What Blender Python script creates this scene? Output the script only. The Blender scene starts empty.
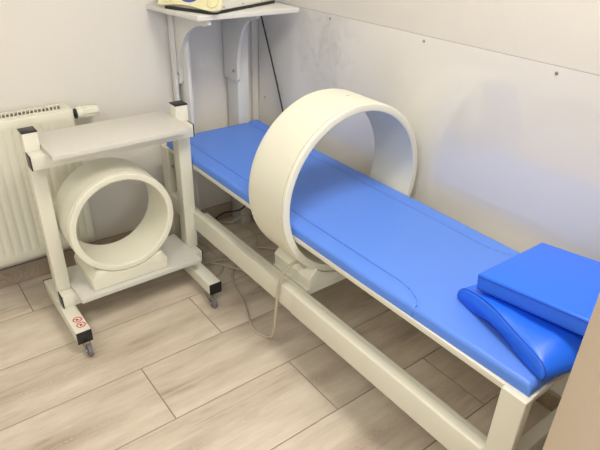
import bpy, bmesh, math, random
from mathutils import Vector, Matrix, Euler
random.seed(7)
C = bpy.context.scene.collection
PI = math.pi

# ------------------------------------------------------------------ materials
def mat(name, col, rough=.5, noise=0.0, nscale=8.0, bump=0.0, bscale=200.0, spec=.5, metal=0.0, coat=0.0, emit=None, estr=1.0):
    m = bpy.data.materials.new(name); m.use_nodes = True
    nt = m.node_tree; b = nt.nodes['Principled BSDF']
    b.inputs['Roughness'].default_value = rough
    b.inputs['Metallic'].default_value = metal
    b.inputs['Specular IOR Level'].default_value = spec
    b.inputs['Coat Weight'].default_value = coat
    tc = nt.nodes.new('ShaderNodeTexCoord')
    n = nt.nodes.new('ShaderNodeTexNoise'); n.inputs['Scale'].default_value = nscale; n.inputs['Detail'].default_value = 4
    nt.links.new(tc.outputs['Object'], n.inputs['Vector'])
    mx = nt.nodes.new('ShaderNodeMix'); mx.data_type = 'RGBA'
    mx.inputs[6].default_value = tuple(c * (1 - noise) for c in col) + (1,)
    mx.inputs[7].default_value = tuple(min(1, c * (1 + noise)) for c in col) + (1,)
    nt.links.new(n.outputs['Fac'], mx.inputs[0]); nt.links.new(mx.outputs[2], b.inputs['Base Color'])
    if bump:
        n2 = nt.nodes.new('ShaderNodeTexNoise'); n2.inputs['Scale'].default_value = bscale; n2.inputs['Detail'].default_value = 3
        nt.links.new(tc.outputs['Object'], n2.inputs['Vector'])
        bp = nt.nodes.new('ShaderNodeBump'); bp.inputs['Strength'].default_value = bump; bp.inputs['Distance'].default_value = .002
        nt.links.new(n2.outputs['Fac'], bp.inputs['Height']); nt.links.new(bp.outputs['Normal'], b.inputs['Normal'])
    if emit:
        b.inputs['Emission Color'].default_value = tuple(emit) + (1,); b.inputs['Emission Strength'].default_value = estr
    return m

M = {}
M['paint'] = mat('cream_powder_coat', (.77, .75, .635), .38, .015, 6, .05, 300)
M['ringw'] = mat('cream_plastic_shell', (.80, .785, .655), .36, .012, 5)
M['radw'] = mat('radiator_enamel', (.76, .745, .625), .35, .01, 5)
M['wall'] = mat('painted_plaster', (.78, .75, .69), .85, .02, 3, .25, 120)
M['ceil'] = mat('ceiling_paint', (.82, .80, .77), .9, .02, 3)
M['wallhead'] = mat('partition_laminate', (.61, .50, .385), .6, .02, 5)
M['lam'] = mat('grey_laminate', (.66, .645, .59), .42, .02, 30)
M['tablew'] = mat('white_laminate', (.74, .735, .71), .4, .015, 10)
M['black'] = mat('black_plastic', (.012, .012, .014), .4, .1, 40)
M['blackw'] = mat('black_lacquered_foot', (.01, .01, .012), .35)
M['vinyl'] = mat('light_blue_vinyl', (.11, .265, .83), .42, .03, 5, .12, 450)
M['vinyl2'] = mat('royal_blue_vinyl', (.018, .165, .97), .36, .03, 5, .12, 450)
M['vseam'] = mat('blue_seam', (.045, .13, .58), .5)
M['vseam2'] = mat('deep_blue_seam', (.01, .05, .42), .5)
M['steel'] = mat('zinc_steel', (.55, .54, .52), .35, .05, 60, metal=.9)
M['screw'] = mat('screw_steel', (.35, .34, .32), .4, .05, 60, metal=.6)
M['rubber'] = mat('grey_rubber', (.17, .16, .16), .6, .1, 60)
M['cable'] = mat('beige_cable', (.52, .455, .35), .5, .03, 30)
M['cableb'] = mat('black_cable', (.012, .012, .014), .45)
M['seamg'] = mat('shell_joint', (.42, .39, .33), .6)
M['fascia'] = mat('yellow_cream_plastic', (.86, .82, .50), .38, .01, 5)
M['casew'] = mat('white_case', (.80, .79, .72), .4, .01, 5)
M['disp'] = mat('blue_display', (.07, .10, .45), .25, .05, 20)
M['red'] = mat('red_print', (.75, .06, .05), .5)
M['stick'] = mat('white_print', (.85, .80, .72), .5)
M['darkgap'] = mat('dark_recess', (.10, .09, .075), .8)
M['trim'] = mat('white_trim', (.80, .77, .72), .5, .01, 5)
M['addwin'] = mat('added_window_white', (.8, .8, .8), .4)  # frame of the added window behind the camera

def wood_mat(name, dark, light, pid=True):
    m = bpy.data.materials.new(name); m.use_nodes = True
    nt = m.node_tree; b = nt.nodes['Principled BSDF']; L = nt.links.new; N = nt.nodes.new
    tc = N('ShaderNodeTexCoord')
    at = N('ShaderNodeAttribute'); at.attribute_name = 'pid'
    off = N('ShaderNodeVectorMath'); off.operation = 'ADD'
    sc = N('ShaderNodeVectorMath'); sc.operation = 'SCALE'; sc.inputs['Scale'].default_value = 13.7
    L(at.outputs['Color'], sc.inputs[0]); L(tc.outputs['Object'], off.inputs[0]); L(sc.outputs[0], off.inputs[1])
    mp = N('ShaderNodeMapping'); mp.inputs['Scale'].default_value = (1.3, 11, 1); L(off.outputs[0], mp.inputs['Vector'])
    # cathedral grain
    nz = N('ShaderNodeTexNoise'); nz.inputs['Scale'].default_value = 1.1; nz.inputs['Detail'].default_value = 2.5; L(mp.outputs[0], nz.inputs['Vector'])
    mul = N('ShaderNodeMath'); mul.operation = 'MULTIPLY'; mul.inputs[1].default_value = 55; L(nz.outputs['Fac'], mul.inputs[0])
    sn = N('ShaderNodeMath'); sn.operation = 'SINE'; L(mul.outputs[0], sn.inputs[0])
    # broad cloudy patches
    mp2 = N('ShaderNodeMapping'); mp2.inputs['Scale'].default_value = (1.6, 6.5, 1); L(off.outputs[0], mp2.inputs['Vector'])
    n2 = N('ShaderNodeTexNoise'); n2.inputs['Scale'].default_value = 1.5; n2.inputs['Detail'].default_value = 6; n2.inputs['Roughness'].default_value = .62; L(mp2.outputs[0], n2.inputs['Vector'])
    # fine fibres
    mp3 = N('ShaderNodeMapping'); mp3.inputs['Scale'].default_value = (5, 140, 1); L(off.outputs[0], mp3.inputs['Vector'])
    n3 = N('ShaderNodeTexNoise'); n3.inputs['Scale'].default_value = 1.5; n3.inputs['Detail'].default_value = 5; L(mp3.outputs[0], n3.inputs['Vector'])
    mask = N('ShaderNodeMapRange'); mask.inputs['From Min'].default_value = .50; mask.inputs['From Max'].default_value = .72; L(n2.outputs['Fac'], mask.inputs['Value'])
    g = N('ShaderNodeMath'); g.operation = 'MULTIPLY'; L(sn.outputs[0], g.inputs[0]); L(mask.outputs[0], g.inputs[1])
    a1 = N('ShaderNodeMath'); a1.operation = 'MULTIPLY_ADD'; a1.inputs[1].default_value = .13; L(g.outputs[0], a1.inputs[0]); L(n2.outputs['Fac'], a1.inputs[2])
    uv = N('ShaderNodeUVMap'); uv.uv_map = 'board'; su = N('ShaderNodeSeparateXYZ'); L(uv.outputs[0], su.inputs[0])
    def MT(op, a, b=None, c=None):
        n = N('ShaderNodeMath'); n.operation = op
        for k, q in enumerate((a, b, c)):
            if q is None: continue
            if isinstance(q, (int, float)): n.inputs[k].default_value = q
            else: L(q, n.inputs[k])
        return n.outputs[0]
    v2 = MT('MULTIPLY', su.outputs[1], su.outputs[1])
    nw = N('ShaderNodeTexNoise'); nw.inputs['Scale'].default_value = 3.5; nw.inputs['Detail'].default_value = 3; L(off.outputs[0], nw.inputs['Vector'])
    ph = MT('MULTIPLY_ADD', su.outputs[0], 62.0, MT('MULTIPLY', v2, 34.0 * 6)); ph = MT('ADD', ph, MT('MULTIPLY', nw.outputs['Fac'], 40.0))
    ar = MT('MULTIPLY_ADD', MT('SINE', MT('MULTIPLY', ph, 6.2832 * .9)), .5, .5)
    band = MT('MAXIMUM', MT('MULTIPLY_ADD', v2, -9.0, 1.0), 0.0)
    n4 = N('ShaderNodeTexNoise'); n4.inputs['Scale'].default_value = 1.7; n4.inputs['Detail'].default_value = 1; L(off.outputs[0], n4.inputs['Vector'])
    mk = N('ShaderNodeMapRange'); mk.inputs['From Min'].default_value = .42; mk.inputs['From Max'].default_value = .60; L(n4.outputs['Fac'], mk.inputs['Value'])
    cb = MT('MULTIPLY', band, mk.outputs[0])
    add1 = MT('MULTIPLY', cb, MT('MULTIPLY_ADD', ar, .16, .10))
    a1b = N('ShaderNodeMath'); a1b.operation = 'ADD'; L(a1.outputs[0], a1b.inputs[0]); L(add1, a1b.inputs[1]); a1 = a1b
    a2 = N('ShaderNodeMath'); a2.operation = 'MULTIPLY_ADD'; a2.inputs[1].default_value = .20; L(n3.outputs['Fac'], a2.inputs[0]); L(a1.outputs[0], a2.inputs[2])
    a3 = N('ShaderNodeMath'); a3.operation = 'MULTIPLY_ADD'; a3.inputs[1].default_value = .10
    sp = N('ShaderNodeSeparateColor'); L(at.outputs['Color'], sp.inputs[0]); L(sp.outputs[0], a3.inputs[0]); L(a2.outputs[0], a3.inputs[2])
    cr = N('ShaderNodeValToRGB'); L(a3.outputs[0], cr.inputs['Fac'])
    cr.color_ramp.elements[0].position = .46; cr.color_ramp.elements[0].color = light + (1,)
    cr.color_ramp.elements[1].position = .98; cr.color_ramp.elements[1].color = dark + (1,)
    L(cr.outputs[0], b.inputs['Base Color'])
    b.inputs['Roughness'].default_value = .5; b.inputs['Specular IOR Level'].default_value = .35
    return m
M['floor'] = wood_mat('oak_laminate', (.42, .335, .25), (.755, .665, .545))
M['base'] = wood_mat('shaded_oak_skirting', (.27, .20, .14), (.50, .415, .32))  # same oak as the floor, darkened: its shade is mixed into the colour

def panel_mat():
    m = mat('glossy_wall_sheet', (.85, .83, .785), .22, .015, 3, .0, 90, coat=1.0)
    nt = m.node_tree; b = nt.nodes['Principled BSDF']; L = nt.links.new; N = nt.nodes.new
    b.inputs['Coat IOR'].default_value = 1.9; b.inputs['Coat Roughness'].default_value = .05
    tc = N('ShaderNodeTexCoord'); src = b.inputs['Base Color'].links[0].from_socket
    # grey scuff marks near the corner, high on the sheet
    d = N('ShaderNodeVectorMath'); d.operation = 'DISTANCE'; d.inputs[1].default_value = (0, -.50, .98); L(tc.outputs['Object'], d.inputs[0])
    fall = N('ShaderNodeMapRange'); fall.inputs['From Min'].default_value = .27; fall.inputs['From Max'].default_value = .06; L(d.outputs['Value'], fall.inputs['Value'])
    n = N('ShaderNodeTexNoise'); n.inputs['Scale'].default_value = 14; n.inputs['Detail'].default_value = 7; n.inputs['Distortion'].default_value = 1.2; L(tc.outputs['Object'], n.inputs['Vector'])
    r = N('ShaderNodeMapRange'); r.inputs['From Min'].default_value = .44; r.inputs['From Max'].default_value = .68; L(n.outputs['Fac'], r.inputs['Value'])
    mu = N('ShaderNodeMath'); mu.operation = 'MULTIPLY'; L(fall.outputs[0], mu.inputs[0]); L(r.outputs[0], mu.inputs[1])
    m2 = N('ShaderNodeMath'); m2.operation = 'MULTIPLY'; m2.inputs[1].default_value = .30; L(mu.outputs[0], m2.inputs[0])
    mx = N('ShaderNodeMix'); mx.data_type = 'RGBA'; mx.inputs[7].default_value = (.42, .40, .38, 1)
    L(m2.outputs[0], mx.inputs[0]); L(src, mx.inputs[6]); L(mx.outputs[2], b.inputs['Base Color'])
    return m
M['panel'] = panel_mat()

# ------------------------------------------------------------------ helpers
def add_box(bm, x0, x1, y0, y1, z0, z1, bev=0.0, seg=2, mi=0):
    vs = [bm.verts.new((x, y, z)) for z in (z0, z1) for y in (y0, y1) for x in (x0, x1)]
    fs = [(0, 2, 3, 1), (4, 5, 7, 6), (0, 1, 5, 4), (2, 6, 7, 3), (0, 4, 6, 2), (1, 3, 7, 5)]
    faces = [bm.faces.new([vs[i] for i in f]) for f in fs]
    for f in faces: f.material_index = mi
    if bev:
        es = list({e for f in faces for e in f.edges})
        bmesh.ops.bevel(bm, geom=es, offset=bev, segments=seg, profile=.5, affect='EDGES')
    return vs

def obj(name, bm, m, parent=None, smooth=True, angle=35):
    bmesh.ops.recalc_face_normals(bm, faces=bm.faces)
    me = bpy.data.meshes.new(name); bm.to_mesh(me); bm.free()
    o = bpy.data.objects.new(name, me); C.objects.link(o)
    for mm in (m if isinstance(m, (list, tuple)) else [m]): me.materials.append(mm)
    if smooth:
        for p in me.polygons: p.use_smooth = True
        me.set_sharp_from_angle(angle=math.radians(angle))
    if parent:
        o.parent = parent
        o.matrix_parent_inverse = Matrix.Translation(-parent.location) if parent.rotation_euler[:] == (0, 0, 0) else parent.matrix_basis.inverted()
    return o

def box(name, m, parent, x0, x1, y0, y1, z0, z1, bev=.002, seg=2):
    bm = bmesh.new(); add_box(bm, x0, x1, y0, y1, z0, z1, bev, seg); return obj(name, bm, m, parent)

def thing(name, label, cat, loc, group=None):
    o = bpy.data.objects.new(name, None); C.objects.link(o); o.location = loc; o.empty_display_size = .1
    o['label'] = label; o['category'] = cat
    if group: o['group'] = group
    return o
def tag(o, label, cat, group=None):
    o['label'] = label; o['category'] = cat
    if group: o['group'] = group
    return o
def struct(o): o['kind'] = 'structure'; return o

def add_prism(bm, pts, to3, d0, d1, bev=0.0, seg=2):
    """pts outline (a,b); to3(a,b,d) -> Vector"""
    A = [bm.verts.new(to3(a, b, d0)) for a, b in pts]; B = [bm.verts.new(to3(a, b, d1)) for a, b in pts]
    n = len(pts); fa = bm.faces.new(A); fb = bm.faces.new(B[::-1])
    for i in range(n): bm.faces.new([A[i], B[i], B[(i + 1) % n], A[(i + 1) % n]])
    if bev:
        es = list(set(fa.edges) | set(fb.edges))
        bmesh.ops.bevel(bm, geom=es, offset=bev, segments=seg, profile=.5, affect='EDGES')

def add_cyl(bm, p0, p1, r0, r1=None, n=24, bev=0.0):
    r1 = r0 if r1 is None else r1
    p0, p1 = Vector(p0), Vector(p1); d = (p1 - p0).normalized()
    a = d.orthogonal().normalized(); b = d.cross(a)
    P = [[bm.verts.new(p + (a * math.cos(t) + b * math.sin(t)) * r) for t in [2 * PI * i / n for i in range(n)]] for p, r in ((p0, r0), (p1, r1))]
    f0 = bm.faces.new(P[0]); f1 = bm.faces.new(P[1][::-1])
    for i in range(n): bm.faces.new([P[0][i], P[1][i], P[1][(i + 1) % n], P[0][(i + 1) % n]])
    if bev: bmesh.ops.bevel(bm, geom=list(set(f0.edges) | set(f1.edges)), offset=bev, segments=2, profile=.5, affect='EDGES')

def spline(pts, per=8):
    P = [Vector(p) for p in pts]; P = [P[0] * 2 - P[1]] + P + [P[-1] * 2 - P[-2]]; out = []
    for i in range(1, len(P) - 2):
        for k in range(per):
            t = k / per; a, b, c, d = P[i - 1:i + 3]
            out.append(.5 * ((2 * b) + (c - a) * t + (2 * a - 5 * b + 4 * c - d) * t * t + (3 * b - a - 3 * c + d) * t ** 3))
    out.append(P[-2]); return out

def add_tube(bm, path, r, n=8):
    path = [Vector(p) for p in path]; rings = []; up = None
    for i, p in enumerate(path):
        t = (path[min(i + 1, len(path) - 1)] - path[max(i - 1, 0)]).normalized()
        if up is None: up = t.orthogonal().normalized()
        a = (up - t * up.dot(t)).normalized(); b = t.cross(a); up = a
        rr = r[i] if isinstance(r, (list, tuple)) else r
        rings.append([bm.verts.new(p + (a * math.cos(2 * PI * k / n) + b * math.sin(2 * PI * k / n)) * rr) for k in range(n)])
    for A, B in zip(rings, rings[1:]):
        for k in range(n): bm.faces.new([A[k], B[k], B[(k + 1) % n], A[(k + 1) % n]])
    bm.faces.new(rings[0]); bm.faces.new(rings[-1][::-1])

def add_lathe_y(bm, cx, cz, prof, n=128, flag=False):
    """closed profile of (r, y) swept about the y axis through (cx, cz)"""
    rings = []
    for i in range(n):
        t = 2 * PI * i / n
        rings.append([bm.verts.new((cx + r * math.cos(t), y, cz + r * math.sin(t))) for r, y in prof])
    m = len(prof)
    for i in range(n):
        A, B = rings[i], rings[(i + 1) % n]
        for k in range(m): bm.faces.new([A[k], A[(k + 1) % m], B[(k + 1) % m], B[k]])

# ------------------------------------------------------------------ room
XL, YF, H = -3.3, -4.3, 2.6
def room():
    # floor: boards laid along x, one board per face strip, thin dark joints
    bm = bmesh.new(); lay = bm.loops.layers.color.new('pid'); uvl = bm.loops.layers.uv.new('board')
    add_box(bm, XL - .1, .12, YF - .1, .12, -.12, -.0035, 0, mi=1)
    s0, pw, pl = -.8254, .2846, 1.38
    joints = {0: -1.066, 1: -.603, -1: -.725, -2: -.42, -3: -1.293, 2: -.174 - .0, 3: -.9}
    g = .0012
    for k in range(-3, 13):
        y1 = s0 - k * pw; y0 = y1 - pw
        j = joints.get(k, (k * .473) % pl - pl)
        x = j
        while x > XL: x -= pl
        while x < 0:
            a, b = max(x, XL), min(x + pl, 0.0)
            if b - a > .01 and min(y1, 0) - max(y0, YF) > .01:
                y1c, y0c = min(y1, 0.0), max(y0, YF)
                e = .0012
                bot = [bm.verts.new(v) for v in ((a, y0c, -.003), (b, y0c, -.003), (b, y1c, -.003), (a, y1c, -.003))]
                top = [bm.verts.new(v) for v in ((a + g + e, y0c + g + e, 0), (b - g - e, y0c + g + e, 0), (b - g - e, y1c - g - e, 0), (a + g + e, y1c - g - e, 0))]
                mid = [bm.verts.new(v) for v in ((a + g, y0c + g, -.001), (b - g, y0c + g, -.001), (b - g, y1c - g, -.001), (a + g, y1c - g, -.001))]
                c = (random.random(), random.random(), random.random(), 1)
                fs = [bm.faces.new(top)]
                for q in range(4): fs.append(bm.faces.new([mid[q], mid[(q + 1) % 4], top[(q + 1) % 4], top[q]]))
                for q in range(4): fs.append(bm.faces.new([bot[q], bot[(q + 1) % 4], mid[(q + 1) % 4], mid[q]]))
                for f in fs[1:]: f.material_index = 1
                fl = 1 if random.random() < .5 else -1; ox = random.random() * 20; ov = random.uniform(-.35, .35)
                for f in fs:
                    for l in f.loops:
                        l[lay] = c; l[uvl].uv = (l.vert.co.x * fl + ox, (l.vert.co.y - (y0 + y1) / 2) / (pw / 2) + ov)
            x += pl
    struct(obj('floor', bm, [M['floor'], mat('board_joint', (.42, .345, .25), .8)], smooth=False))
    for nm, b, m in (('wall_back', (XL - .1, .12, 0, .12, 0, H), 'wall'), 
                     ('wall_left', (XL - .1, XL, YF, 0, 0, H), 'wall'), ('ceiling', (XL - .1, .12, YF - .1, .12, H, H + .1), 'ceil')):
        bm = bmesh.new(); add_box(bm, *b); struct(obj(nm, bm, M[m], smooth=False))
    bm = bmesh.new(); add_box(bm, .006, .12, YF, 0, 0, H); add_box(bm, .0002, .0062, YF, 0, 1.1163, H)
    add_box(bm, .0002, .0062, YF, -2.2152, 0, 1.1163)
    struct(obj('wall_right', bm, M['wall'], smooth=False))
    # front wall behind the camera, with an opening added to let in fill light
    bm = bmesh.new(); wx0, wx1, wz0, wz1 = -2.5, -1.0, .9, 2.2
    add_box(bm, XL - .1, wx0, YF - .1, YF, 0, H); add_box(bm, wx1, .12, YF - .1, YF, 0, H)
    add_box(bm, wx0, wx1, YF - .1, YF, 0, wz0); add_box(bm, wx0, wx1, YF - .1, YF, wz1, H)
    struct(obj('wall_front', bm, M['wall'], smooth=False))
    bm = bmesh.new()
    for b in ((wx0, wx1, wz0, wz0 + .06), (wx0, wx1, wz1 - .06, wz1), (wx0, wx0 + .06, wz0 + .06, wz1 - .06), (wx1 - .06, wx1, wz0 + .06, wz1 - .06), (-1.78, -1.72, wz0 + .06, wz1 - .06)):
        add_box(bm, b[0], b[1], YF - .08, YF - .02, b[2], b[3], .003)
    w = struct(obj('added_window_1', bm, M['addwin']))  # unseen window, put in as a source of cool fill
    # partition end at the head of the bed
    bm = bmesh.new(); add_box(bm, -.735, .0, -2.215, -2.085, 0, H, .003)
    struct(obj('wall_head', bm, M['wallhead']))
    # glossy sheet screwed onto the right wall
    bm = bmesh.new(); add_box(bm, 0, .0058, -2.084, -.0, .072, 1.1154)
    p = struct(obj('trim_1', bm, M['panel']))
    for y, z in ((-.04, 1.098), (-.54, 1.098), (-1.045, 1.097), (-1.542, 1.096), (-1.98, 1.096), (-.063, .651)):
        bm = bmesh.new(); add_cyl(bm, (.001, y, z), (-.0022, y, z), .0062, .0045, 16, .0008)
        obj('screw', bm, M['screw'], p)
    # corner strip on the back wall
    bm = bmesh.new(); add_box(bm, -.040, -.003, -.012, 0, .085, 1.10, .003)
    struct(obj('trim_2', bm, M['trim']))
    # skirting
    for nm, b in (('baseboard_back', (XL, -.0, -.016, 0, 0, .088)), ('baseboard_right', (-.013, .0, -2.084, -.0165, 0, .072)), ('baseboard_left', (XL, XL + .016, YF, -.016, 0, .088))):
        bm = bmesh.new(); add_box(bm, *b, .003)
        struct(obj(nm, bm, M['base']))
room()

# ------------------------------------------------------------------ ceiling lights (out of frame): one above the bed, one added as fill
def ceiling_light(x, y, s, label):
    t = thing('ceiling_light', label, 'light', (x, y, H), 'square ceiling lights')
    bm = bmesh.new(); h = s / 2
    for b in ((-h - .02, h + .02, -h - .02, -h), (-h - .02, h + .02, h, h + .02), (-h - .02, -h, -h, h), (h, h + .02, -h, h)):
        add_box(bm, x + b[0], x + b[1], y + b[2], y + b[3], H - .035, H - .0005, .002)
    obj('frame', bm, M['trim'], t)
    bm = bmesh.new(); add_box(bm, x - h, x + h, y - h, y + h, H - .012, H - .001)
    obj('diffuser', bm, mat('lamp_diffuser', (.9, .9, .88), .6, emit=(1, .94, .85), estr=2.0), t)
    return t
ceiling_light(-.62, -1.8, .6, 'square white ceiling light above the treatment bed')
ceiling_light(-2.3, -2.2, .6, 'square white fill light added to the ceiling out of view')  # unseen second panel, added to lift and flatten the lighting

def area(name, loc, rot, sx, sy, e, col):
    l = bpy.data.lights.new(name, 'AREA'); l.shape = 'RECTANGLE'; l.size = sx; l.size_y = sy; l.energy = e; l.color = col
    o = bpy.data.objects.new(name, l); C.objects.link(o); o.location = loc; o.rotation_euler = rot; return o
area('ceiling_lamp', (-.62, -1.8, H - .04), (0, 0, 0), .58, .58, 20.5, (1, .965, .89))
area('ceiling_lamp', (-2.3, -2.2, H - .04), (0, 0, 0), .58, .58, 17, (1, .965, .89))  # fill lamp of the added second panel
area('added_window_fill', (-1.75, YF + .02, 1.55), (PI / 2, 0, 0), 1.35, 1.15, 21, (.88, .93, 1))  # cool fill light placed in the added window opening

# ------------------------------------------------------------------ radiator
def radiator():
    X0, X1, Y0, Z0, Z1 = -2.05, -.955, -.12, .165, .765
    t = thing('radiator', 'long white ribbed panel radiator hanging on the back wall', 'radiator', ((X0 + X1) / 2, -.02, Z0))
    pitch = .0333
    def front(y, sgn, name):
        bm = bmesh.new()
        xs = []; n = int((X1 - X0 - .03) / pitch)
        xst = X1 - .03 - n * pitch
        xs.append(X0); xs.append(X0 + .004)
        for i in range(n + 1):
            c = xst + i * pitch
            xs += [c - .010, c - .007, c - .0045, c - .0015, c + .0015, c + .0045, c + .007, c + .010]
        xs += [X1 - .004, X1]
        xs = sorted(x for x in xs if X0 <= x <= X1)
        zs = [Z0, Z0 + .004, Z0 + .035, Z0 + .043, Z0 + .05, Z0 + .06, Z0 + .068, .45, Z1 - .063, Z1 - .055, Z1 - .048, Z1 - .040, Z1 - .033, Z1 - .004, Z1]
        def dep(x, z):
            d = 0
            i = round((x - xst) / pitch); c = xst + i * pitch
            if 0 <= i <= n and abs(x - c) < .0101:
                p = {True: 1.0, False: 0.0}[abs(x - c) < .002] if abs(x - c) < .002 else (.75 if abs(x - c) < .005 else (.3 if abs(x - c) < .008 else 0))
                m = 1 if Z0 + .05 <= z <= Z1 - .047 else (.4 if Z0 + .04 <= z <= Z1 - .038 else 0)
                d += .0032 * p * m
            if x in (X0, X1) or z in (Z0, Z1): d += .004
            return d
        G = [[bm.verts.new((x, y + sgn * dep(x, z), z)) for x in xs] for z in zs]
        for r0, r1 in zip(G, G[1:]):
            for k in range(len(xs) - 1): bm.faces.new([r0[k], r0[k + 1], r1[k + 1], r1[k]])
        # return edge
        yb = y + sgn * .014
        edge = [G[0][k] for k in range(len(xs))] + [G[j][-1] for j in range(1, len(zs))] + [G[-1][k] for k in range(len(xs) - 2, -1, -1)] + [G[j][0] for j in range(len(zs) - 2, 0, -1)]
        back = [bm.verts.new((v.co.x, yb, v.co.z)) for v in edge]
        m = len(edge)
        for k in range(m): bm.faces.new([edge[k], edge[(k + 1) % m], back[(k + 1) % m], back[k]])
        bm.faces.new(back)
        return obj(name, bm, M['radw'], t, angle=50)
    front(Y0, 1, 'front_panel')
    box('back_panel', M['radw'], t, X0, X1, -.036, -.022, Z0, Z1 - .006)
    # top grille: frame, dark well and slanting bars
    bm = bmesh.new()
    add_box(bm, X0 + .002, X1 - .002, Y0 + .010, Y0 + .026, Z1 - .004, Z1 + .006, .002)
    add_box(bm, X0 + .002, X1 - .002, -.042, -.026, Z1 - .004, Z1 + .006, .002)
    add_box(bm, X1 - .034, X1 - .002, Y0 + .026, -.042, Z1 - .004, Z1 + .005, .001)
    add_box(bm, X0 + .002, X0 + .034, Y0 + .026, -.042, Z1 - .004, Z1 + .005, .001)
    x = X0 + .040
    while x < X1 - .040:
        y0, y1, w, s = Y0 + .026, -.042, .0048, .010
        v = [bm.verts.new(q) for q in ((x, y0, Z1 - .003), (x + w, y0, Z1 - .003), (x + w + s, y1, Z1 - .003), (x + s, y1, Z1 - .003),
                                       (x, y0, Z1 + .0045), (x + w, y0, Z1 + .0045), (x + w + s, y1, Z1 + .0045), (x + s, y1, Z1 + .0045))]
        for f in ((0, 3, 2, 1), (4, 5, 6, 7), (0, 1, 5, 4), (1, 2, 6, 5), (2, 3, 7, 6), (3, 0, 4, 7)): bm.faces.new([v[i] for i in f])
        x += .0145
    obj('top_grille', bm, M['radw'], t)
    box('side_cover', M['radw'], t, X1 - .004, X1 + .001, Y0 + .012, -.028, Z0 + .01, Z1, .001)
    bm = bmesh.new(); add_box(bm, X0 + .02, X1 - .01, Y0 + .03, -.045, Z0 + .05, Z1 - .02)
    obj('convector', bm, M['darkgap'], t)
    # thermostat head on the valve
    v = thing('x', '', '', (0, 0, 0)); C.objects.unlink(v); bpy.data.objects.remove(v)
    bm = bmesh.new(); zc, yc = .732, -.068
    add_cyl(bm, (X1 - .002, yc, zc), (X1 + .018, yc, zc), .010, n=20)
    add_cyl(bm, (X1 + .016, yc, zc), (X1 + .024, yc, zc), .020, n=28, bev=.001)
    vb = obj('valve', bm, M['black'], t); vb['label'] = 'black valve collar'
    bm = bmesh.new()
    add_cyl(bm, (X1 + .024, yc, zc), (X1 + .046, yc, zc), .0265, n=32, bev=.003)
    add_cyl(bm, (X1 + .044, yc, zc), (X1 + .112, yc, zc), .0235, .0195, 32, .003)
    for k in range(10):
        a = 2 * PI * k / 10; c = Vector((0, math.cos(a), math.sin(a)))
        add_cyl(bm, Vector((X1 + .052, yc, zc)) + c * .0232, Vector((X1 + .100, yc, zc)) + c * .0202, .0022, n=8)
    add_cyl(bm, (X1 + .060, yc - .008, zc + .0205), (X1 + .060, yc - .009, zc + .0262), .0016, n=8)
    obj('thermostat_head', bm, M['ringw'], vb)
    # brackets carry it off the wall
    for x in (X0 + .15, X1 - .15): box('bracket', M['radw'], t, x - .02, x + .02, -.022, -.0006, Z0 + .1, Z1 - .1, .001)
radiator()

# ------------------------------------------------------------------ console table at the foot of the bed
def console():
    t = thing('side_table', 'tall white shelf table with curved brackets in the room corner', 'table', (-.28, -.18, 0))
    zt = 1.12
    bm = bmesh.new(); add_prism(bm, [(-.557, -.003), (-.512, -.366), (-.03, -.369), (-.03, -.003)], lambda a, b, d: Vector((a, b, d)), zt - .02, zt, .0025); obj('tabletop', bm, M['tablew'], t)
    for xp, w, yt, yb_, hb in ((-.443, .016, -.350, -.058, .336), (-.190, .062, -.308, -.132, .345)):
        bm = bmesh.new(); add_box(bm, xp, xp + w, -.118, -.02, 0, zt - .02, .003)
        obj('leg', bm, M['tablew'], t)
        if xp < -.4: box('batten', M['tablew'], t, xp - .031, xp - .0165, -.050, -.018, 0, zt - .02, .002)
        # bracket: flat board, quarter-curve cut, screwed on the leg's left face
        x1 = xp; x0 = xp - .016
        pts = [(-.022, zt - .021), (yt, zt - .021), (yt, zt - .040), (yt + .020, zt - .046)]
        for k in range(0, 17):
            a = k / 16 * PI / 2
            pts.append((yt + .028 + (yb_ - .010 - yt - .028) * math.sin(a), zt - .050 - (hb - .095) * (1 - math.cos(a))))
        pts += [(yb_ - .010, zt - hb + .012), (yb_ - .002, zt - hb), (-.022, zt - hb)]
        bm = bmesh.new(); add_prism(bm, pts, lambda a, b, d: Vector((d, a, b)), x0, x1, .0015)
        br = obj('bracket', bm, M['tablew'], t, angle=30)
        for (y, z) in (((yb_ - .01) * .78, zt - hb + .045),):
            bm = bmesh.new(); add_cyl(bm, (x0 + .001, y, z), (x0 - .004, y, z), .0075, .006, 14, .001)
            obj('screw', bm, M['screw'], br)
console()

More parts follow.
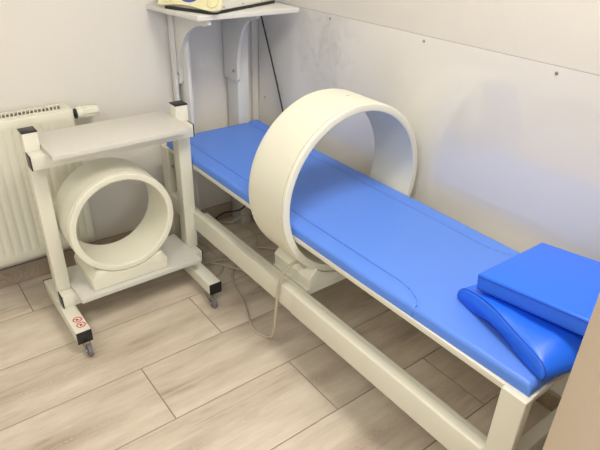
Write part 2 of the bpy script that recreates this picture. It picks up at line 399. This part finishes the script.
# ------------------------------------------------------------------ console device on the table
def device():
    zt = 1.12
    L = Vector((-.541, -.152, 0)); K = Vector((-.449, -.378, 0)); Rr = Vector((-.037, -.216, 0))
    L = K + (L - K) * 1.0
    u = (L - K).normalized(); v = (Rr - K).normalized()
    t = thing('therapy_unit', 'cream yellow therapy control unit with blue display on the corner table', 'medical device', tuple(K + v * .2 + u * .11 + Vector((0, 0, zt))))
    def P(a, b, c): return K + u * a + v * b + Vector((0, 0, zt + c))       # a along the fascia, b depth, c height
    W, D = .244, .425
    # black foot tray
    rc = [(.03 - .03 * math.cos(k * PI / 12), .03 - .03 * math.sin(k * PI / 12)) for k in range(7)]
    bm = bmesh.new(); add_prism(bm, rc + [(W, 0.0), (W - .01, D), (.0, D)], lambda a, b, c: P(a, b, c), .0005, .0115, .0015)
    q = obj('foot_tray', bm, M['blackw'], t); q['label'] = 'black foot tray'
    # white case: side profile in (b,c), extruded along a
    prof = [(.012, .008), (.016, .030), (.070, .128), (.090, .150), (.120, .158), (D - .02, .158), (D - .004, .145), (D - .002, .008)]
    bm = bmesh.new(); add_prism(bm, prof, lambda b, c, a: P(a, b, c), .006, W - .006, .006, 3)
    case = obj('case', bm, M['casew'], t)
    for b in (.075, .20, .33):
        bm = bmesh.new(); add_cyl(bm, P(.0065, b, .022), P(.003, b, .022), .0028, .0022, 10); obj('screw', bm, M['screw'], case)
    # fascia plate lying on the slope, wavy lower edge; local (a, s) with s up the slope
    sl = Vector((.054, .098)).normalized()
    def F(a, s, d): return P(a, .006 + sl.x * s - sl.y * d, .014 + sl.y * s + sl.x * d)
    pts = []
    n = 28
    for i in range(n + 1):
        a = -.034 + (W + .068) * i / n; w = i / n
        low = -.005 + .010 * (0.5 - 0.5 * math.cos(2 * PI * min(1, max(0, (w - .12) / .88)))) if w > .12 else -.005 + .008 * ((.12 - w) / .12) ** 2
        pts.append((a, low))
    for i in range(7):
        k = i / 6 * PI / 2; pts.append((W + .034 - .03 + .03 * math.cos(k), .115 + .03 * math.sin(k)))
    for i in range(7):
        k = PI / 2 + i / 6 * PI / 2; pts.append((-.004 + .03 * math.cos(k), .115 + .03 * math.sin(k)))
    bm = bmesh.new(); add_prism(bm, pts, F, .002, .014, .004, 3)
    fa = obj('fascia', bm, M['fascia'], t)
    # display window, oval
    bm = bmesh.new(); el = [(W / 2 + .004 + .058 * math.cos(2 * PI * i / 40), .060 + .044 * math.sin(2 * PI * i / 40)) for i in range(40)]
    add_prism(bm, el, F, .012, .0155, .001); d = obj('display', bm, M['disp'], t); d['label'] = 'dark blue oval display'
    for a in (.006, W - .012):
        bm = bmesh.new(); el = [(a + .024 * math.cos(2 * PI * i / 32), .026 + .0195 * math.sin(2 * PI * i / 32)) for i in range(32)]
        add_prism(bm, el, F, .012, .0165, .002); obj('button', bm, M['fascia'], t)
        bm = bmesh.new(); add_tube(bm, [F(a + .0245 * math.cos(2 * PI * i / 32), .026 + .0200 * math.sin(2 * PI * i / 32), .0142) for i in range(33)], .0009, 6)
        obj('button_ring', bm, M['seamg'], t)
device()

# ------------------------------------------------------------------ rings
def ring_profile(R, r, y0, y1, bev=.004, rim=.012):
    p = []
    def corner(cr, cy, a0):
        for k in range(4):
            a = a0 + k / 3 * PI / 2; p.append((cr + bev * math.cos(a), cy + bev * math.sin(a)))
    corner(r + bev, y0 + bev, PI)          # inner front
    corner(R - .0015 - bev, y0 + bev, 1.5 * PI)
    p += [(R - .0015, y0 + rim), (R - .0032, y0 + rim + .0008), (R - .0032, y0 + rim + .0022), (R, y0 + rim + .003)]
    p += [(R, y1 - rim - .003), (R - .0032, y1 - rim - .0022), (R - .0032, y1 - rim - .0008), (R - .0015, y1 - rim)]
    corner(R - .0015 - bev, y1 - bev, 0)
    corner(r + bev, y1 - bev, PI / 2)
    return p

def cradle(R, cx, cz, xh, z0, ztop, cham):
    """front outline of a block that cradles a ring of radius R"""
    pts = [(cx - xh, z0), (cx - xh - .004, z0 + (ztop - z0) * .55), (cx - xh + cham, ztop)]
    dx = min(xh - cham - .004, .99 * R)
    n = 24
    for i in range(n + 1):
        x = -dx + 2 * dx * i / n
        z = cz - math.sqrt(R * R - x * x) if abs(x) < R else ztop
        pts.append((cx + x, min(z, ztop)))
    pts += [(cx + xh - cham, ztop), (cx + xh + .004, z0 + (ztop - z0) * .55), (cx + xh, z0)]
    out = []
    for q in pts:
        if not out or (Vector(q) - Vector(out[-1])).length > 1e-4: out.append(q)
    return out

def big_ring():
    cx, cz, R, r, y0, y1 = -.343, .6452, .3075, .280, -1.1257, -.9219
    t = thing('magnet_ring', 'large cream magnetic field ring standing around the blue bed', 'therapy ring', (cx, (y0 + y1) / 2, .3385))
    bm = bmesh.new(); add_lathe_y(bm, cx, cz, ring_profile(R, r, y0, y1), 160)
    shell = obj('ring_shell', bm, M['ringw'], t, angle=40)
    bm = bmesh.new()
    add_tube(bm, [(cx + (R - .0026) * math.cos(2 * PI * i / 160), y0 + .0135, cz + (R - .0026) * math.sin(2 * PI * i / 160)) for i in range(161)], .0011, 6)
    obj('joint_line', bm, M['seamg'], shell)
    pts = cradle(R + .0004, cx, cz, .190, .315, .395, .030)
    bm = bmesh.new(); add_prism(bm, pts, lambda a, b, d: Vector((a, d, b)), y0 - .006, y1 + .006, .005, 3)
    obj('base', bm, M['ringw'], t, angle=30)
    box('sliding_carriage', M['paint'], t, -.545, -.139, y0 - .002, y1 + .002, .290, .3148, .003)
    # small maker's mark dimple on top of the shell
    bm = bmesh.new(); a = math.radians(86)
    c = Vector((cx + R * math.cos(a), y0 + .10, cz + R * math.sin(a)))
    add_box(bm, c.x - .006, c.x + .006, c.y - .002, c.y + .002, c.z - .001, c.z + .0006)
    obj('marker', bm, M['seamg'], shell)
    return cx, cz, R, y0
big_ring()

def small_ring():
    cx, cz, R, r, y0, y1 = -.945, .425, .204, .177, -.51, -.29
    t = thing('magnet_ring', 'small cream magnetic field ring on the lower shelf of the rolling cart', 'therapy ring', (cx, (y0 + y1) / 2, .172))
    bm = bmesh.new(); add_lathe_y(bm, cx, cz, ring_profile(R, r, y0, y1 - .032, .005), 128)
    obj('ring_shell', bm, M['ringw'], t, angle=40)
    pts = cradle(R + .0004, cx, cz, .152, .1722, .255, .018)
    bm = bmesh.new(); add_prism(bm, pts, lambda a, b, d: Vector((a, d, b)), y0 - .004, y1 + .004, .006, 3)
    obj('base', bm, M['ringw'], t, angle=30)
small_ring()

# ------------------------------------------------------------------ rolling cart
def cart():
    t = thing('rolling_cart', 'white two-shelf rolling cart with black tube caps beside the radiator', 'cart', (-.91, -.41, 0))
    def tube(name, x0, x1, y0, y1, z0, z1, par=t): return box(name, M['paint'], par, x0, x1, y0, y1, z0, z1, .0028, 2)
    posts = ((-1.209, -1.158), (-.648, -.595)); feet = ((-1.221, -1.166), (-.674, -.618))
    for (a, b), (fa, fb), ye, xd in zip(posts, feet, (-.628, -.641), (.004, -.024)):
        p = tube('post', a, b, -.402, -.348, .102, .801)
        box('end_cap', M['black'], p, a - .0005, b + .0005, -.4025, -.3475, .801, .806, .0015)
        fo = tube('foot_bar', fa, fb, ye, -.215, .0515, .102)
        for y, s in ((ye, -1), (-.215, 1)):
            ya, yb = (y - .004, y) if s < 0 else (y, y + .004)
            box('end_cap', M['black'], fo, fa - .0005, fb + .0005, ya, yb, .0510, .1025, .0015)
            # caster
            xc = (fa + fb) / 2 + (xd if s < 0 else 0); yc = y - s * .024; yw = yc + s * .044
            bm = bmesh.new(); add_cyl(bm, (xc, yc, .0520), (xc, yc, .048), .014, n=20, bev=.001)
            for sx in (-1, 1):
                pts = [(yc - .011, .050), (yc + .011, .050), (yw + .006, .024), (yw, .018), (yw - .006, .024)]
                add_prism(bm, pts, lambda a_, b_, d_: Vector((d_, a_, b_)), xc + sx * .0115 - .001, xc + sx * .0115 + .001)
            add_box(bm, xc - .0125, xc + .0125, yc - .011, yc + .011, .0475, .0505, .001)
            cs = obj('caster', bm, M['rubber'], t)
            bm = bmesh.new(); add_cyl(bm, (xc - .0085, yw, .0245), (xc + .0085, yw, .0245), .0245, n=32, bev=.004)
            obj('wheel', bm, M['rubber'], cs)
            bm = bmesh.new(); add_cyl(bm, (xc - .013, yw, .0245), (xc + .013, yw, .0245), .0045, n=14)
            obj('axle', bm, M['steel'], cs)
    for z0, z1 in ((.102, .153), (.687, .738)):
        bar = tube('crossbar', -1.207, -.604, -.4555, -.4025, z0, z1)
        for a, b in ((-1.2105, -1.207), (-.604, -.600)): box('end_cap', M['black'], bar, a, b, -.4560, -.4020, z0 - .0005, z1 + .0005, .0015)
    for z0 in (.1535, .7385):
        fr, bk = (-.535, -.283)
        box('shelf', M['lam'], t, -1.157, -.649, fr, bk, z0, z0 + .018, .0012)
    # two red no-sign stickers on the left foot bar
    fo = [o for o in t.children if o.name.startswith('foot_bar')][0]
    for yc, xc in ((-.548, -1.190), (-.586, -1.188)):
        z = .1021; bm = bmesh.new()
        n = 28
        def el(r, h0, h1):
            P = [[(xc + rr * 1.0 * math.cos(2 * PI * i / n), yc + rr * math.sin(2 * PI * i / n)) for i in range(n)] for rr in r]
            A = [bm.verts.new((x, y, h1)) for x, y in P[0]]; B = [bm.verts.new((x, y, h1)) for x, y in P[1]]
            for i in range(n): bm.faces.new([A[i], A[(i + 1) % n], B[(i + 1) % n], B[i]])
        el((0.0170, .0126), z, z + .0006)
        d = Vector((1, -1, 0)).normalized(); nn = Vector((1, 1, 0)).normalized() * .0012
        c = Vector((xc, yc, z + .0007)); bm.faces.new([bm.verts.new(c + d * .013 + nn), bm.verts.new(c - d * .013 + nn), bm.verts.new(c - d * .013 - nn), bm.verts.new(c + d * .013 - nn)])
        # small walking figure / heart glyph
        k = len(bm.faces)
        for bx in ((-.003, .003, .001, .006), (-.0055, .0045, -.002, .001), (-.005, -.002, -.008, -.002), (.001, .0045, -.007, -.002)):
            f = bm.faces.new([bm.verts.new((xc + a, yc + b, z + .0005)) for a, b in ((bx[0], bx[2]), (bx[1], bx[2]), (bx[1], bx[3]), (bx[0], bx[3]))]); f.material_index = 2
        f = bm.faces.new([bm.verts.new((xc + .0172 * math.cos(2 * PI * i / n), yc + .0172 * math.sin(2 * PI * i / n), z + .0002)) for i in range(n)]); f.material_index = 1
        s = obj('sticker', bm, [M['red'], M['stick'], M['black']], fo, smooth=False); s['label'] = 'round red prohibition sticker'
cart()

# ------------------------------------------------------------------ bed
BX0, BX1, BY0, BY1 = -.590, -.100, -1.972, -.150
def bed():
    t = thing('treatment_bed', 'long bright blue treatment bed on a cream metal frame along the right wall', 'bed', (-.345, -1.06, 0))
    z = .5435
    box('bed_board', M['paint'], t, BX0, BX1, -1.9785, BY1, z - .018, z, .0015)
    xo = -.603
    for ya, yb in ((-1.9805, -1.916), (-.178, -.114)):
        for xa, xb in ((xo, xo + .032), (-.119, -.087)):
            lg = box('leg', M['paint'], t, xa, xb, ya, yb, .004, z + .0003, .003, 3)
            box('foot_cap', M['black'], lg, xa + .001, xb - .001, ya + .001, yb - .001, 0, .005, .001)
            if yb > -.5 and xa < -.5:
                for zz in (.455, .31):
                    bm = bmesh.new(); add_cyl(bm, (xa + .020, ya + .0005, zz), (xa + .020, ya - .004, zz), .006, n=12); obj('screw', bm, M['screw'], lg)
    for ya, yb in ((-1.965, -1.930),):
        box('stretcher', M['paint'], t, xo + .030, -.117, ya, yb, .192, .274, .004)
    for s, xa, xb in ((1, xo - .003, xo + .030), (-1, -.120, -.090)):
        rl = box('lower_rail', M['paint'], t, xa, xb, -1.917, -.177, .238, .327, .006, 3)
        a, b = (xb - .001, xb + .018) if s > 0 else (xa - .018, xa + .001)
        box('track', M['paint'], rl, a, b, -1.9155, -.435, .298, .3225, .003)
        if s > 0:
            box('cover_strip', M['paint'], rl, xa - .0018, xb + .0012, -1.916, -1.116, .2362, .3288, .006, 3)
    # mattress: height field
    pz = z + .0005; T = .036
    xs = sorted(set([BX0 + .001 + (BX1 - BX0 - .002) * i / 70 for i in range(71)] + [BX0 + .001 + k * .0012 for k in range(12)] + [BX1 - .001 - k * .0012 for k in range(12)]))
    ys = sorted(set([BY0 + .0 + (BY1 - BY0) * i / 240 for i in range(241)] + [BY0 + k * .0012 for k in range(14)] + [BY1 - k * .0012 for k in range(14)]))
    R = .014
    def warp(x, y): return x + .009 * max(0, min(1, (-y - 1.45) / .5)) * max(0, 1 - (x - BX0) / .12)
    def seamx_near(y):       # x of the near seam, None past its end
        if y < -1.625: return None
        if y < -1.50: return -.525 - (.065) * (1 - math.sqrt(max(0, 1 - ((-1.50 - y) / .125) ** 2)))
        return -.525
    def seamx_far(y):
        if y < -1.645: return None
        if y < -1.52: return -.165 + .065 * (1 - math.sqrt(max(0, 1 - ((-1.52 - y) / .125) ** 2)))
        return -.165
    def hgt(x, y):
        h = T
        for d in (x - BX0, BX1 - x):
            if d < R: h -= R - math.sqrt(max(0, R * R - (R - d) ** 2)) if d < R else 0
            if d < .07: h -= .004 * (1 - d / .07) ** 2
        for d in (y - BY0, BY1 - y):
            if d < R: h -= R - math.sqrt(max(0, R * R - (R - d) ** 2))
            if d < .04: h -= .003 * (1 - d / .04) ** 2
        for sx in (seamx_near(y), seamx_far(y)):
            if sx is not None:
                q = abs(x - sx)
                if q < .016: h -= .0048 * (1 - q / .016) ** 2
        if x < -.45: pass
        h += .0012 * math.sin(x * 9 + y * 3.1) * math.sin(y * 4.7 + 1)
        if x > -.165 and y > -.30: h += .006 * min(1, (x + .165) / .02) * min(1, (y + .30) / .10) * (1 if BX1 - x > .012 else (BX1 - x) / .012)
        return max(h, T - .036 + .004)
    bm = bmesh.new()
    G = [[bm.verts.new((warp(x, y), y, pz + hgt(x, y))) for x in xs] for y in ys]
    for r0, r1 in zip(G, G[1:]):
        for k in range(len(xs) - 1): bm.faces.new([r0[k], r0[k + 1], r1[k + 1], r1[k]])
    edge = G[0][:] + [G[j][-1] for j in range(1, len(ys))] + G[-1][-2::-1] + [G[j][0] for j in range(len(ys) - 2, 0, -1)]
    low = [bm.verts.new((v.co.x, v.co.y, pz)) for v in edge]; m = len(edge)
    for k in range(m): bm.faces.new([edge[k], low[k], low[(k + 1) % m], edge[(k + 1) % m]])
    bm.faces.new(low)
    mt = obj('mattress', bm, M['vinyl'], t, angle=70)
    for fn, s in ((seamx_near, -1), (seamx_far, 1)):
        path = []; y = -.152
        yend = -1.6245 if s < 0 else -1.6445
        while y > yend:
            path.append((fn(y), y, pz + hgt(fn(y), y) + .0007)); y -= .02 if y > -1.5 else .006
        xe = BX0 + .003 if s < 0 else BX1 - .003
        x_last = path[-1][0]
        for k in range(1, 7):
            x = x_last + (xe - x_last) * k / 6; path.append((x, yend, pz + hgt(x, yend) + .0008))
        path.append((BX0 + .0005 if s < 0 else BX1 - .0005, yend, pz + .004))
        path = [(warp(a, b), b, c) for a, b, c in path]
        bm = bmesh.new(); add_tube(bm, path, .0015, 6); obj('seam', bm, M['vseam'], mt)
bed()
PADZ = .5435 + .0005 + .036

# ------------------------------------------------------------------ contour pillow and flat cushion
def pillow():
    A = Vector((-.482, -1.730, 0)); d = Vector((-.283, -.959, 0)).normalized(); n = Vector((-d.y, d.x, 0)) * -1   # n points away from the near edge
    n = Vector((.959, -.283, 0)).normalized()
    zb = PADZ + .0015
    top = [(-.070, .008), (-.066, .024), (-.052, .040), (-.028, .050), (0.005, .058), (.045, .063), (.085, .063), (.125, .057), (.165, .052), (.207, .048), (.238, .043), (.256, .031), (.262, .016), (.258, .004)]
    bot = [(.250, .0), (.213, .0), (.190, .003), (.167, .008), (.137, .015), (.107, .019), (.083, .020), (.059, .018), (.030, .009), (0.0, .001), (-.03, .0), (-.050, .0), (-.064, .002)]
    prof = top + bot
    loc = A + d * .1 + n * .15 + Vector((0, 0, zb))
    t = thing('contour_pillow', 'royal blue wavy contour pillow lying under the flat cushion', 'pillow', tuple(loc))
    # smooth the outline
    sp = spline([(a, b, 0) for a, b in prof] + [(prof[0][0], prof[0][1], 0)], 5)[:-1]
    cx = sum(p.x for p in sp) / len(sp); cy = sum(p.y for p in sp) / len(sp)
    Lw = .27
    slices = []
    def scl(w):   # soft rounded ends
        e = .018
        if w < e: k = 1 - w / e; return 1 - .16 * (1 - math.sqrt(max(0, 1 - k * k)))
        if w > Lw - e: k = 1 - (Lw - w) / e; return 1 - .16 * (1 - math.sqrt(max(0, 1 - k * k)))
        return 1
    ws = [0, .001, .003, .006, .010, .018] + [.018 + (Lw - .036) * i / 10 for i in range(1, 10)] + [Lw - .018, Lw - .010, Lw - .004, Lw]
    bm = bmesh.new(); rings = []
    for w in ws:
        s = scl(w); ring = []
        for p in sp:
            a = cx + (p.x - cx) * (1 - (1 - s) * .18)
            z = max(0.0, cy + (p.y - cy) * s)
            # top swells a little mid-width
            if p.y > .024: z += math.sin(PI * min(w / Lw, 1)) ** .8 * (.004 + .022 * max(0, min(1, (p.x - .06) / .13)) * max(0, min(1, (.262 - p.x) / .05)))
            # cushion presses the foot-side bump down
            q = A + d * a + n * (w)
            ring.append(bm.verts.new((q.x, q.y, zb + z)))
        rings.append(ring)
    N = len(sp)
    for r0, r1 in zip(rings, rings[1:]):
        for k in range(N): bm.faces.new([r0[k], r0[(k + 1) % N], r1[(k + 1) % N], r1[k]])
    bm.faces.new(rings[0]); bm.faces.new(rings[-1][::-1])
    body = obj('pillow_cover', bm, M['vinyl2'], t, angle=80)
    # piping around the end face
    bm = bmesh.new()
    path = [A + d * (cx + (p.x - cx) * .99) + n * .004 + Vector((0, 0, zb + max(.0015, cy + (p.y - cy) * .985 + .0))) for p in sp]
    add_tube(bm, path + [path[0]], .0014, 6); obj('piping', bm, M['vseam2'], t)
pillow()

def cushion():
    # rests on the pillow, head end slightly raised
    c = Vector((0, 0, 0)); th = .046; z0 = 0
    hx, hy = .150, .150
    t = thing('flat_cushion', 'flat square bright blue cushion lying on top of the contour pillow', 'cushion', (0, 0, 0))
    bm = bmesh.new(); add_box(bm, c.x - hx, c.x + hx, c.y - hy, c.y + hy, z0, z0 + th, .006, 4)
    cv = obj('cushion_cover', bm, M['vinyl2'], t, angle=60)
    for z in (z0 + th - .006, z0 + .006):
        bm = bmesh.new(); r = .008; path = []
        for sx, sy, a0 in ((1, 1, 0), (-1, 1, 90), (-1, -1, 180), (1, -1, 270)):
            for k in range(5):
                a = math.radians(a0 + k * 22.5)
                path.append((c.x + sx * (hx - r) + (r + .0003) * math.cos(a), c.y + sy * (hy - r) + (r + .0003) * math.sin(a), z))
        path.append(path[0])
        add_tube(bm, path, .0010, 6); obj('piping', bm, M['vseam2'], cv)
    t.location = (-.3214, -1.8701, .6600); t.rotation_euler = (-.1247, .0373, .0056)
    return t
cushion()

# ------------------------------------------------------------------ cables
def cable(pts, r, m, label, per=8, group=None, name='cable'):
    bm = bmesh.new(); add_tube(bm, spline(pts, per), r, 10)
    o = obj(name, bm, M[m]); tag(o, label, 'cable', group); return o
ZC = .0052
bm = bmesh.new()
pts = [(-.522, -1.079, .384), (-.532, -1.079, .397), (-.548, -1.082, .412), (-.575, -1.088, .420), (-.600, -1.084, .405), (-.616, -1.073, .370), (-.6185, -1.056, .30), (-.618, -1.045, .20), (-.616, -1.033, .12), (-.606, -1.008, .06), (-.594, -.975, .018), (-.598, -.948, .0065), (-.611, -.915, ZC),
       (-.609, -.865, ZC), (-.586, -.801, ZC), (-.559, -.735, ZC), (-.524, -.605, ZC), (-.497, -.53, ZC), (-.445, -.467, ZC), (-.389, -.449, ZC), (-.33, -.44, ZC)]
add_tube(bm, spline(pts, 8), .0054, 10)
mc = obj('cable', bm, M['cable']); tag(mc, 'beige cable looping from the big ring base over the rail to the floor', 'cable')
bm = bmesh.new(); add_cyl(bm, (-.517, -1.079, .378), (-.531, -1.079, .396), .0085, .0072, 16, .002); obj('strain_relief', bm, M['cable'], mc)
cable([(-.53, -.09, ZC), (-.478, -.145, ZC), (-.472, -.174, ZC), (-.461, -.257, ZC), (-.470, -.371, ZC), (-.485, -.424, ZC), (-.53, -.47, ZC), (-.60, -.49, ZC)], .0047, 'cable', 'beige cable curving on the floor just right of the rolling cart')
cable([(-.625, -.345, .0145), (-.569, -.355, .0145), (-.475, -.382, .0145), (-.421, -.400, .0145), (-.37, -.40, .0145)], .0045, 'cable', 'beige cable running straight from the cart foot under the bed')
cable([(-.60, -.30, .0240), (-.531, -.381, .0240), (-.480, -.457, .0240), (-.406, -.545, .010), (-.362, -.570, ZC), (-.30, -.60, ZC)], .0047, 'cable', 'beige cable crossing diagonally under the near rail of the bed')
cable([(-.300, -.05, ZC), (-.262, -.052, ZC), (-.226, -.085, ZC), (-.200, -.142, ZC), (-.189, -.216, ZC), (-.224, -.316, ZC), (-.262, -.375, .010), (-.235, -.410, .0145), (-.202, -.455, .0145), (-.17, -.52, .010), (-.15, -.60, ZC)], .0047, 'cable', 'beige cable arching over the floor behind the near rail')
cable([(-.36, -.040, .006), (-.30, -.034, .030), (-.247, -.040, .05), (-.205, -.135, .10), (-.14, -.13, .14), (-.09, -.10, .20)], .0038, 'cableb', 'black power cable rising under the foot end of the bed')
cable([(-.40, -.055, .016), (-.31, -.062, .022), (-.262, -.13, .04), (-.20, -.150, .07), (-.13, -.22, .10)], .0045, 'cable', 'beige cable slanting up under the foot end of the bed')
# black cable from the therapy unit down along the right wall
cable([(-.06, -.20, 1.128), (-.030, -.12, 1.128), (-.018, -.07, 1.115), (-.020, -.055, 1.08), (-.020, -.072, 1.03), (-.0135, -.15, .835), (-.010, -.232, .63), (-.010, -.31, .42), (-.020, -.38, .20), (-.024, -.42, .03), (-.04, -.46, ZC)], .0036, 'cableb', 'thin black cable hanging down the glossy wall behind the big ring', 6)

# ------------------------------------------------------------------ camera
cam = bpy.data.cameras.new('camera'); co = bpy.data.objects.new('camera', cam); C.objects.link(co)
yaw, pit, rol, f = -.6661, -.5167, .0319, 553.131
cy, sy, cp, sp_ = math.cos(yaw), math.sin(yaw), math.cos(pit), math.sin(pit)
d = Vector((-sy * cp, cy * cp, sp_)); rt = Vector((cy, sy, 0)); up = rt.cross(d)
r2 = rt * math.cos(rol) + up * math.sin(rol); u2 = -rt * math.sin(rol) + up * math.cos(rol)
co.matrix_world = Matrix(((r2.x, u2.x, -d.x, -1.5452), (r2.y, u2.y, -d.y, -2.3512), (r2.z, u2.z, -d.z, 1.4773), (0, 0, 0, 1)))
cam.sensor_width = 36; cam.sensor_fit = 'HORIZONTAL'; cam.lens = f / 600 * 36; cam.clip_start = .02
bpy.context.scene.camera = co

w = bpy.data.worlds.new('world'); bpy.context.scene.world = w; w.use_nodes = True
w.node_tree.nodes['Background'].inputs[0].default_value = (.75, .85, 1, 1); w.node_tree.nodes['Background'].inputs[1].default_value = 1.0
vs = bpy.context.scene.view_settings
vs.view_transform = 'Standard'; vs.look = 'None'; vs.gamma = 1; vs.use_curve_mapping = False; vs.exposure = 0.14
